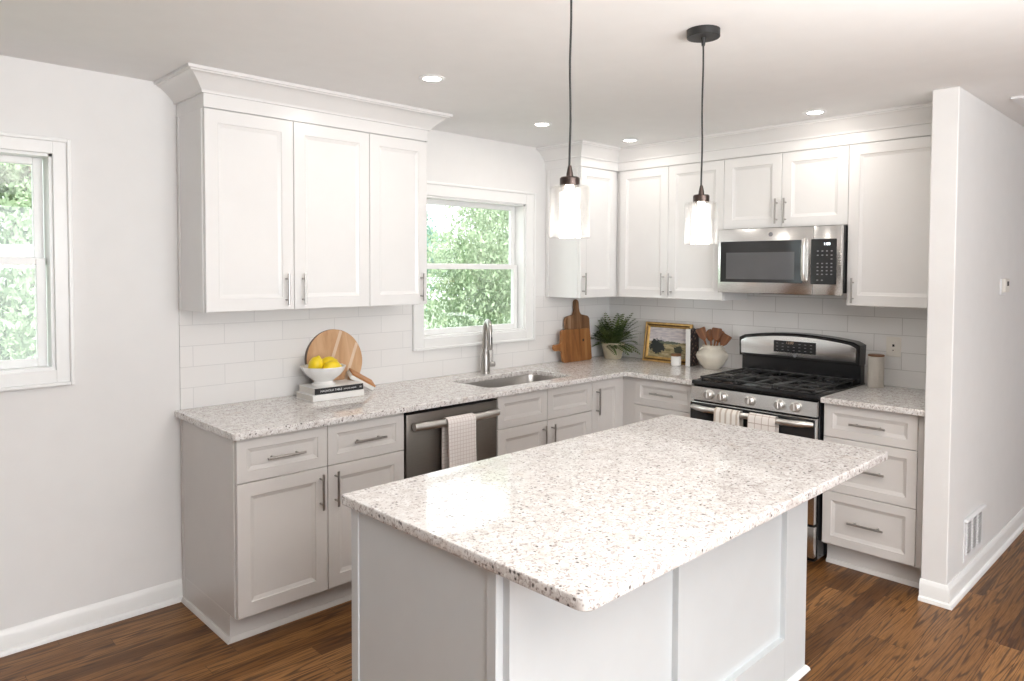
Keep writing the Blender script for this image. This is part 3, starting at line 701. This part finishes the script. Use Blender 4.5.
# ------------------------------------------------------------------ lamps
def pendant(x, y, label):
    r = thing('pendant_light', label, 'pendant light', (x, y, H), 'pendants over the island')
    obj('canopy', B().lathe([(0, -.028), (.056, -.028), (.058, -.026), (.058, -.0005), (0, -.0005)], (x, y, H), 40).lathe([(0, -.056), (.006, -.056), (.009, -.027), (0, -.027)], (x, y, H), 12), M['canopy'], r)
    pts = [(x+.002*sin(i*.9), y, H-.04-(H-.04-1.885)*i/12) for i in range(13)]
    obj('cord', B().tube(pts, .0032, 8), M['cord'], r)
    obj('socket_cap', B().lathe([(0, 1.829), (.028, 1.829), (.029, 1.832), (.029, 1.852), (.026, 1.856), (.0105, 1.857), (.0095, 1.868), (.006, 1.885), (.005, 1.890), (0, 1.890)], (x, y, 0), 28), M['bronze'], r)
    prof = [(.030, 1.829), (.052, 1.829), (.0565, 1.826), (.0580, 1.820), (.0590, 1.76), (.0605, 1.70), (.0612, 1.683), (.0602, 1.680), (.0570, 1.681), (.0562, 1.69), (.0540, 1.76), (.0530, 1.818), (.050, 1.823), (.030, 1.824)]
    b = B(); rg = []
    for rr, z in prof:
        rg.append([(x+rr*(1+(.012*cos(10*2*pi*i/80)))*cos(2*pi*i/80), y+rr*(1+(.012*cos(10*2*pi*i/80)))*sin(2*pi*i/80), z) for i in range(80)])
    b.rings(rg, cap0=False, cap1=False); obj('glass_shade', b, M['shade'], r, 60)
    obj('bulb', B().lathe([(0, 1.715), (.012, 1.717), (.022, 1.727), (.026, 1.742), (.024, 1.758), (.016, 1.775), (.0125, 1.79), (.0125, 1.829), (0, 1.829)], (x, y, 0), 20), M['bulb'], r)
    d = bpy.data.lights.new('pendant_glow', 'POINT'); d.energy = 1.2; d.color = (1, .93, .86); d.shadow_soft_size = .03
    l = bpy.data.objects.new('pendant_glow', d); COL.objects.link(l); l.location = (x, y, 1.692)
pendant(-2.910, -2.140, 'nearer clear glass pendant light over the left part of the island')
pendant(-2.207, -2.148, 'farther clear glass pendant light with its black canopy on the ceiling')
def downlight(x, y, label, watts):
    r = thing('recessed_light', label, 'ceiling light', (x, y, H), 'recessed ceiling lights')
    obj('trim_ring', B().lathe([(.040, 0), (.060, 0), (.060, -.003), (.052, -.005), (.040, -.004)], (x, y, H-.0005), 32, loop=True), M['white'], r)
    obj('lens', B().lathe([(0, 0), (.041, 0), (.041, -.0035), (0, -.0035)], (x, y, H-.0005), 28), M['can'], r)
    d = bpy.data.lights.new('downlight', 'AREA'); d.shape = 'DISK'; d.size = .075; d.energy = watts; d.color = (1, .93, .86); d.spread = pi
    l = bpy.data.objects.new('downlight', d); COL.objects.link(l); l.location = (x, y, H-.0085)
downlight(-2.493, -.951, 'bright recessed ceiling light nearest the left upper cabinets', 2.2)
downlight(-1.405, -.596, 'recessed ceiling light in front of the sink window', 1.8)
downlight(-.616, -.646, 'recessed ceiling light by the corner crown molding', 1.0)
downlight(-.602, -1.862, 'recessed ceiling light in front of the range and microwave', 1.4)
r = thing('ceiling_vent', 'white square ceiling vent in the hall past the partition wall', 'vent', (-.05, -2.90, H))
b = B().box(-.27, .17, -3.12, -2.68, H-.012, H-.0005, .003); obj('frame', b, M['white'], r)
b = B()
for i in range(8): b.box(-.24, .14, -3.085+i*.047, -3.055+i*.047, H-.018, H-.011, .002)
obj('louvers', b, M['white'], r)

# ------------------------------------------------------------------ things on the walls
TP = lambda u, d, z: (u, SY1-d, z)
r = thing('thermostat', 'small white thermostat on the hall side of the partition wall', 'thermostat', (.22, SY1, 1.50))
obj('wall_plate', B(TP).box(.165, .275, .0005, .010, 1.455, 1.545, .003), M['white'], r)
b = B(TP); b.box(.175, .265, .008, .028, 1.470, 1.545, .004); o = obj('housing', b, M['plate'], r)
obj('screen', B(TP).box(.205, .245, .0275, .0288, 1.505, 1.530), M['hole'], o)
r = thing('wall_register', 'white louvered air register low on the partition wall', 'vent', (-.25, SY1, .13))
b = B(TP); b.box(-.425, -.075, .0005, .006, .135, .350, .002); b.box(-.425, -.075, .002, .022, .338, .352, .003); obj('frame', b, M['white'], r)
b = B(TP); hb = B(TP)
for c in range(3):
    u0 = -.395+c*.100
    for i in range(11):
        z = .165+i*.0145; b.box(u0, u0+.088, .005, .011, z, z+.0068, .001)
    hb.box(u0+.025, u0+.075, .0058, .0098, .163, .322)
obj('louvers', b, M['white'], r); obj('slots', hb, M['hole'], r)
r = thing('wall_outlet', 'ivory outlet plate on the tile above the ribbed canister', 'outlet', (-.009, -2.093, 1.09))
obj('cover_plate', B(TR).box(2.052, 2.132, .0092, .0145, 1.088, 1.203, .003), M['plate'], r)
b = B(TR); b.box(2.075, 2.109, .0140, .0165, 1.112, 1.180, .002); o = obj('receptacle', b, M['plate'], r)
b = B(TR); b.box(2.086, 2.098, .016, .0172, 1.146, 1.160, .001); b.box(2.088, 2.094, .016, .0172, 1.122, 1.128); obj('sockets', b, M['hole'], o)

# ------------------------------------------------------------------ left counter: books, lemons, boards
Z = CT1
def book(label, x0, x1, y0, y1, z, th, cover, spine, group, text=None, top=None):
    r = thing('book', label, 'book', ((x0+x1)/2, (y0+y1)/2, z), group)
    obj('pages', B().box(x0+.005, x1-.005, y0+.004, y1-.004, z+.003, z+th-.003, .0005), M['pages'], r)
    b = B(); b.box(x0, x1, y0, y1, z, z+.003, .0008); b.box(x0, x1, y0, y1, z+th-.003, z+th, .0008); obj('cover', b, cover, r)
    b = B(); b.rings([[(xx, y0+.003, z), (xx, y0-.002, z+.002), (xx, y0-.004, z+th/2), (xx, y0-.002, z+th-.002), (xx, y0+.003, z+th)] for xx in (x0, x1)]); s = obj('spine', b, spine, r)
    if text:
        for body, cx, sz in text:
            me = text_mesh(body, sz); place_mesh(me, lambda x, y, zz: (cx+x, y0-.0045-zz, z+th/2+y), r.location); obj('lettering', me, M['ink'], s)
    return r
book('thick book with plain white spine, lower of the two under the lemon bowl', -2.712, -2.415, -.262, -.078, Z, .032, M['bookwhite'], M['bookwhite'], 'books under the lemon bowl')
book('book with black spine and white lettering, upper of the two under the lemon bowl', -2.697, -2.417, -.257, -.082, Z+.0322, .034, M['bookwhite'], M['bookblack'], 'books under the lemon bowl',
     [('MAGNOLIA TABLE', -2.607, .0150), ('JOANNA GAINES', -2.497, .0098), ('M', -2.434, .014)])
zb = Z+.0664; bx, by = -2.600, -.170
b = B(); scal = lambda a, z: 1+(.022*cos(12*a) if z > .06 else 0)
b.lathe([(r_*1.18, z_*1.04) for r_, z_ in [(0, 0), (.052, 0), (.052, .006), (.043, .014), (.041, .022), (.052, .032), (.075, .052), (.089, .076), (.096, .094), (.0945, .096), (.091, .094), (.083, .077), (.068, .055), (.045, .036), (0, .030)]], (bx, by, zb), 72, scal)
single('fruit_bowl', b, M['china'], 'white footed fruit bowl with scalloped rim on the two books', 'bowl', (bx, by, zb), sharp=50)
def lemon(loc, rot, label):
    prof = [(0, -.050), (.006, -.047), (.011, -.043), (.022, -.036), (.031, -.022), (.0345, -.004), (.033, .014), (.026, .030), (.015, .039), (.008, .043), (.006, .048), (0, .049)]
    single('lemon', B().lathe([(r_*1.08, z_*1.05) for r_, z_ in prof], seg=28), M['lemon'], label, 'lemon', loc, 'lemons in the bowl', rot, 60)
lemon((bx-.046, by-.004, zb+.108), (radians(16), radians(12), 0), 'upright yellow lemon on the left side of the bowl')
lemon((bx+.040, by+.022, zb+.104), (radians(72), radians(20), radians(65)), 'yellow lemon lying on the right side of the bowl')
lemon((bx+.022, by-.052, zb+.092), (radians(84), 0, radians(80)), 'yellow lemon lying lowest at the front rim of the bowl')
# round board leaning on the tile
R0 = .170; lean = radians(9); cx = -2.455
def TB(u, d, z):   # u across, z up the board, d out of its face
    return (cx+u, -.052+(-d)*cos(lean)+z*sin(lean)*.9-.0, Z+.002+z*cos(lean)+d*-.0+(0))
r = thing('round_board', 'round striped wooden serving board leaning on the tile behind the lemons', 'serving board', (cx, -.05, Z))
circ = [(R0*cos(2*pi*i/56), R0+R0*sin(2*pi*i/56)) for i in range(56)]
b = B(TB); b.prism([(x, z) for x, z in circ], -.008, .014); obj('board', b, M['woodlight'], r)
b = B(TB); b.rings([[(x*1.003, -.010, R0+(z-R0)*1.003) for x, z in circ], [(x*1.003, .0125, R0+(z-R0)*1.003) for x, z in circ]], cap1=False); obj('rim', b, M['woodedge'], r)
th = radians(24)
def strip(off):
    P = []; h = math.sqrt(R0**2-off**2)-.004; w = .009
    for s, t in ((-w, -h), (w, -h), (w, h), (-w, h)):
        a, c = off+s, t; P.append((a*cos(th)+c*sin(th), R0-a*sin(th)+c*cos(th)))
    return P
b = B(TB); b.prism(strip(-.02), .0138, .0147); b.prism(strip(.095), .0138, .0147); obj('inlay_strips', b, M['woodstripe'], r)
# small white dish with a wooden rim leaning beside the books
r = thing('serving_dish', 'small white rectangular dish with wooden rim tipped beside the books', 'dish', (-2.355, -.14, Z))
def TD(x, y, z):
    v = Euler((radians(18), radians(31), radians(-8))).to_matrix() @ Vector((x, y, z)); return (-2.348+v.x, -.125+v.y, Z+.0585+v.z)
b = B(TD); b.box(-.080, .080, -.045, .045, -.012, .012, .008, 2); obj('dish', b, M['china'], r)
b = B(TD); b.box(-.078, .078, -.043, .043, .0125, .022, .003); o = obj('wooden_top', b, M['terracotta'], r)

# ------------------------------------------------------------------ corner: boards, fern, picture, jar, book, crock
def board_thing(name, outline, y0, th, leanv, mat, label, base, hole=None):
    r = thing(name, label, 'cutting board', base, 'cutting boards in the corner')
    T = lambda x, d, z: (base[0]+x, base[1]-d+z*leanv, base[2]+z)
    P = outline
    def ins(P, k):
        c = Vector((sum(p[0] for p in P)/len(P), sum(p[1] for p in P)/len(P)));
        return [(p[0]+(c.x-p[0])*k, p[1]+(c.y-p[1])*k) for p in P]
    b = B(T); b.rings([[(x, 0, z) for x, z in ins(P, .012)], [(x, .003, z) for x, z in P], [(x, th-.003, z) for x, z in P], [(x, th, z) for x, z in ins(P, .012)]])
    obj('board', b, mat, r)
    if hole:
        hb = B(T); hb.lathe([(0, 0), (hole[2], 0), (hole[2], .0012), (0, .0012)], seg=16, T=lambda x, y, z: T(hole[0]+x, th-.0002+z, hole[1]+y)); obj('hanging_hole', hb, M['hole'], r)
    return r
def tallP():
    w, h = .137, .325; P = []
    P += arc(-w+.02, .02, .02, 180, 270, 3)+arc(w-.02, .02, .02, 270, 360, 3)+arc(w-.03, h-.03, .03, 0, 75, 4)
    P += [(.045, h+.012), (.030, h+.030), (.024, h+.055), (.024, h+.10)]+arc(0, h+.100, .024, 0, 180, 6)[1:]+[(-.024, h+.055), (-.030, h+.030), (-.045, h+.012)]
    P += arc(-w+.03, h-.03, .03, 105, 180, 4); return P
def smallP():
    w, h = .160, .235; P = []
    P += arc(-w+.02, .02, .02, 180, 270, 3)+arc(w-.02, .02, .02, 270, 360, 3)+arc(w-.025, h-.025, .025, 0, 90, 4)+arc(-w+.025, h-.025, .025, 90, 180, 4)
    P += [(-w-.005, .150), (-w-.02, .137), (-w-.06, .132)]+arc(-w-.07, .112, .022, 95, 265, 6)+[(-w-.02, .090), (-w-.005, .078)]
    return P
board_thing('cutting_board', tallP(), 0, .018, .085, M['woodtall'], 'tall striped cutting board with upright handle, behind the honey board', (-.430, -.052, Z))
board_thing('cutting_board', smallP(), 0, .022, .10, M['woodmid'], 'honey brown cutting board with side handle, in front of the tall board', (-.492, -.085, Z), (.072, .150, .010))
PX, PY = -.165, -.170
r = thing('potted_fern', 'green fern in a cream pot in the counter corner', 'plant', (PX, PY, Z))
b = B(); b.lathe([(r_*1.09, z_*1.04) for r_, z_ in [(0, 0), (.056, 0), (.059, .004), (.075, .085), (.077, .096), (.081, .098), (.082, .114), (.079, .117), (.074, .115), (.070, .10), (0, .10)]], (PX, PY, Z), 32); obj('pot', b, M['potc'], r)
obj('soil', B().lathe([(0, .099), (.064, .099), (.062, .106), (0, .110)], (PX, PY, Z), 20), M['soil'], r)
rng = random.Random(3); tb = bmesh.new()
for k in range(72):
    az = rng.uniform(0, 2*pi); el = rng.uniform(.15, 1.4); Ln = rng.uniform(.17, .30); p = Vector((PX+.03*cos(az)*rng.random(), PY+.03*sin(az)*rng.random(), Z+.105))
    d = Vector((cos(az)*cos(el), sin(az)*cos(el), sin(el))); n = 13; st = Ln/n
    for i in range(n):
        d = (d+Vector((0, 0, -.055*(1+(.5 if el > 1.0 else .2))))).normalized(); q = p+d*st
        q.x = max(min(q.x, -.014), -.272); q.y = min(q.y, -.014); q.z = max(q.z, Z+.03)
        sd = d.cross(Vector((0, 0, 1))); sd = sd.normalized() if sd.length > .01 else Vector((1, 0, 0)); upv = sd.cross(d)
        L2 = .034*sin(pi*(i+1.2)/(n+1.4))+.004
        for s in (-1, 1):
            t = p+sd*s*L2+d*L2*.45-upv*L2*.15; t.x = max(min(t.x, -.012), -.280); t.y = min(t.y, -.012)
            a = [tb.verts.new(v) for v in (p, p+(t-p)*.5+d*.009, t, p+(t-p)*.5-d*.007)]; tb.faces.new(a)
        a = [tb.verts.new(v) for v in (p+sd*.001, q+sd*.001, q-sd*.001, p-sd*.001)]; tb.faces.new(a); p = q
b = B(); b.bm.free(); b.bm = tb; obj('fronds', b, M['fern'], r)

# framed picture
r = thing('picture_frame', 'gold framed landscape painting leaning on the tile behind the small jar', 'picture frame', (-.06, -.582, Z))
fl = .15
def TF(u, d, z): return (-(.072+d)+z*fl, -(.582+u), Z+z)
b = B(TF); w, h, fw_ = .195, .285, .036
def FR(i, d): return [(-w+i, d, i), (w-i, d, i), (w-i, d, h-i), (-w+i, d, h-i)]
b.rings([FR(0, 0), FR(0, .020), FR(.004, .024), FR(.012, .024), FR(.018, .017), FR(.024, .017), FR(.034, .012), FR(.036, .010), FR(.036, .002)], cap1=False)
fo = obj('frame', b, M['gold'], r, 25)
b = B(TF); b.rings([FR(.0125, .0235), FR(.0185, .0178), FR(.0235, .0178)], cap0=False, cap1=False); obj('frame_groove', b, M['golddark'], fo)
tb = bmesh.new(); uvl = tb.loops.layers.uv.new('UVMap'); q = [(-w+.034, .006, .034), (w-.034, .006, .034), (w-.034, .006, h-.034), (-w+.034, .006, h-.034)]
vs = [tb.verts.new(p) for p in q]; bk = [tb.verts.new((p[0], .002, p[2])) for p in q]; fc = tb.faces.new(vs)
for lp, uvv in zip(fc.loops, ((0, 0), (1, 0), (1, 1), (0, 1))): lp[uvl].uv = uvv
for i in range(4): tb.faces.new((vs[i], bk[i], bk[(i+1) % 4], vs[(i+1) % 4]))
for v in tb.verts: v.co = Vector(TF(*v.co))
bmesh.ops.recalc_face_normals(tb, faces=tb.faces); b = B(); b.bm.free(); b.bm = tb; obj('canvas', b, M['paint'], r)
# jar with wooden lid
jx, jy = -.155, -.720
r = thing('candle_jar', 'little cream jar with wooden lid in front of the picture frame', 'jar', (jx, jy, Z))
obj('jar', B().lathe([(0, 0), (.033, 0), (.036, .004), (.036, .062), (.033, .066), (0, .066)], (jx, jy, Z), 28), M['china'], r)
obj('lid', B().lathe([(0, .0662), (.035, .0662), (.036, .068), (.036, .080), (.034, .082), (0, .082)], (jx, jy, Z), 28), M['woodlid'], r)
# upright book
r = thing('book', 'upright book with white spine and dark floral cover between frame and crock', 'book', (-.085, -.81, Z))
TBk = lambda u, d, z: (-(.022+d), -(.784+u+.06*d), Z+z)
obj('pages', B(TBk).box(.004, .030, .006, .118, .003, .257), M['pages'], r)
obj('cover', B(TBk).box(0, .003, 0, .120, 0, .260, .0008).box(.031, .034, 0, .120, 0, .260, .0008), M['floral'], r)
obj('spine', B(TBk).box(-.0005, .0345, .1195, .1235, 0, .260, .0012), M['bookwhite'], r)
# crock and utensils
kx, ky = -.124, -.985
r = thing('utensil_crock', 'round cream pottery crock with two small ear handles left of the range', 'crock', (kx, ky, Z))
kp = [(r_*1.04, z_*1.03) for r_, z_ in [(0, 0), (.048, 0), (.052, .004), (.074, .032), (.098, .070), (.103, .090), (.096, .109), (.076, .126), (.062, .134), (.058, .142), (.063, .152), (.066, .156), (.064, .159), (.058, .157), (.053, .148), (.054, .134), (.072, .118), (.092, .098), (.088, .07), (.05, .02), (0, .012)]]
obj('pot', B().lathe(kp, (kx, ky, Z), 40), M['cream'], r, 60)
for s in (-1, 1):
    ax, ay = .697*s*0+(.70*s), (-.72*s)
    pts = [(kx+ax*(.062+.021*sin(pi*t/8))*1.0, ky+ay*(.062+.021*sin(pi*t/8)), Z+.148-.034*t/8) for t in range(9)]
    pts[-1] = (kx+ax*.080, ky+ay*.080, Z+.112)
    obj('handle', B().tube(pts, .006, 8), M['cream'], r)
def utensil(name, label, tip, kind, foot):
    foot = Vector(foot); tip = Vector(tip); d = tip-foot; L = d.length
    b = B(); hl = L-.085
    b.tube([(0, 0, 0), (0, 0, hl*.6), (0, 0, hl+.01)], [.006, .0055, .007], 8)
    if kind == 'spoon':
        b.lathe([(.002, 0), (.012, .004), (.027, .025), (.033, .048), (.026, .072), (.012, .083), (.001, .085)], (0, 0, 0), 20, T=lambda x, y, z: (x, y*.30+.004*cos(z*36), hl+z))
    else:
        P = [(-.008, 0), (-.026, .024), (-.034, .078), (-.029, .086), (.029, .086), (.034, .078), (.026, .024), (.008, 0)]
        b.rings([[(x, -.0035, hl+z) for x, z in P], [(x, .0035, hl+z) for x, z in P]])
        if kind == 'slotted': b.box(-.004, .004, -.0038, .0038, hl+.025, hl+.07)
    q = d.to_track_quat('Z', 'Y').to_euler(); o = single(name, b, M['woodutensil'], label, 'utensil', foot, 'wooden utensils in the crock', (0, 0, 0))
    m = d.to_track_quat('Z', 'X').to_matrix().to_4x4()
    # turn the flat face towards the room
    zaxis = d.normalized(); face = Vector((-.7, -.7, 0)); face = (face-zaxis*face.dot(zaxis)).normalized(); xa = (-face).cross(zaxis)*-1
    M3 = Matrix((face.cross(zaxis)*-1, -face, zaxis)).transposed()
    o.matrix_world = Matrix.Translation(foot) @ M3.to_4x4(); return o
fz = Z+.016
for (nm, lb, off, ht, kd) in (('wooden_spatula', 'wooden spatula leaning farthest left in the cream crock', -.094, .275, 'spatula'), ('wooden_spoon', 'wooden spoon second from left in the cream crock', -.026, .270, 'spoon'),
                              ('wooden_spatula', 'broad upright wooden turner at the middle of the cream crock', .040, .278, 'slotted'), ('wooden_spoon', 'dark wooden spoon behind the broad turner in the cream crock', .066, .262, 'spoon'), ('wooden_spatula', 'wooden scraper leaning farthest right in the cream crock', .122, .232, 'spatula')):
    k = off*.7
    utensil(nm, lb, (kx+k*.70+(.010 if kd == 'spoon' else -.006), ky-k*.98, Z+ht), kd, (kx-.25*k*.7, ky+.25*k*.7, fz))
# canister
cx_, cy_ = -.105, -2.030
r = thing('canister', 'ribbed beige canister with thin wooden lid right of the range', 'canister', (cx_, cy_, Z))
b = B(); fn = lambda a, z: 1+.03*abs(cos(13*a))
b.lathe([(0, 0), (.041, 0), (.042, .003), (.042, .176), (.040, .179), (0, .179)], (cx_, cy_, Z), 104, fn); obj('jar', b, M['canister'], r, 60)
obj('lid', B().lathe([(0, .1792), (.043, .1792), (.044, .181), (.044, .187), (.042, .189), (0, .189)], (cx_, cy_, Z), 32), M['woodlid'], r)

# ------------------------------------------------------------------ outside
struct('ground', B().box(-25, 30, .5, 45, -.95, -.9), M['lawn'])
def tree(name, label, cat, x, y, rx, rz, zc, mat, n, leaf, seed, grp, stem=True):
    rg = random.Random(seed); r = thing(name, label, cat, (x, y, -.9), grp); tb = bmesh.new(); clumps = []
    for k in range(34):
        a = rg.uniform(0, 2*pi); e = math.acos(rg.uniform(-1, 1)); q = rg.uniform(.25, .68)
        clumps.append((Vector((x+rx*q*sin(e)*cos(a), y+rx*q*sin(e)*sin(a), zc+rz*q*cos(e))), rg.uniform(.22, .42)*rx))
    for i in range(n):
        c, cr = clumps[i % len(clumps)]; v = Vector((rg.gauss(0, 1), rg.gauss(0, 1), rg.gauss(0, 1))).normalized()*cr*rg.uniform(.5, 1.05); p = c+v
        if p.z < -.85: continue
        q = Euler((rg.uniform(0, 6.3), rg.uniform(0, 6.3), rg.uniform(0, 6.3))).to_matrix(); s = leaf*rg.uniform(.6, 1.3)
        vs = [tb.verts.new(p+q @ Vector(w)) for w in ((-s*.5, 0, 0), (0, -s*.22, .0), (s*.5, 0, s*.1), (0, s*.22, 0))]; tb.faces.new(vs)
    b = B(); b.bm.free(); b.bm = tb; obj('foliage', b, mat, r)
    if stem:
        b = B(); k0 = .3 if stem == 2 else 1
        b.tube([(x, y, -.9), (x+.1, y, zc*.4), (x, y+.1, zc+rz*.5)], [.16*k0, .12*k0, .04*k0], 8)
        for k in range(7):
            c, cr = clumps[k*3]; b.tube([(x, y, zc-rz*.4+k*.12), tuple((Vector((x, y, zc))+c)/2+Vector((0, 0, .1))), tuple(c)], [.05*k0, .03*k0, .012*k0], 6)
        obj('trunk', b, M['bark'], r)
tg = 'trees outside the windows'
tree('tree', 'leafy green tree outside the sink window', 'tree', 3.75, 4.6, 2.5, 3.4, 1.5, M['leafA'], 52000, .075, 1, tg, 2)
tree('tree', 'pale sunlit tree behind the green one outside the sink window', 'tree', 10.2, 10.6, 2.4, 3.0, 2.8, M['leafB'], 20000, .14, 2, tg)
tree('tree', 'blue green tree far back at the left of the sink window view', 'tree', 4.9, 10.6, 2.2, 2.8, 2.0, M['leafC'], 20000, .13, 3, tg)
tree('tree', 'leafy green tree just outside the left window', 'tree', -3.0, 4.4, 1.7, 2.6, 1.7, M['leafA'], 36000, .075, 4, tg)
tree('tree', 'tree farther back, behind the near one outside the left window', 'tree', -4.6, 9.6, 2.6, 3.2, 2.2, M['leafA'], 8000, .24, 5, tg)
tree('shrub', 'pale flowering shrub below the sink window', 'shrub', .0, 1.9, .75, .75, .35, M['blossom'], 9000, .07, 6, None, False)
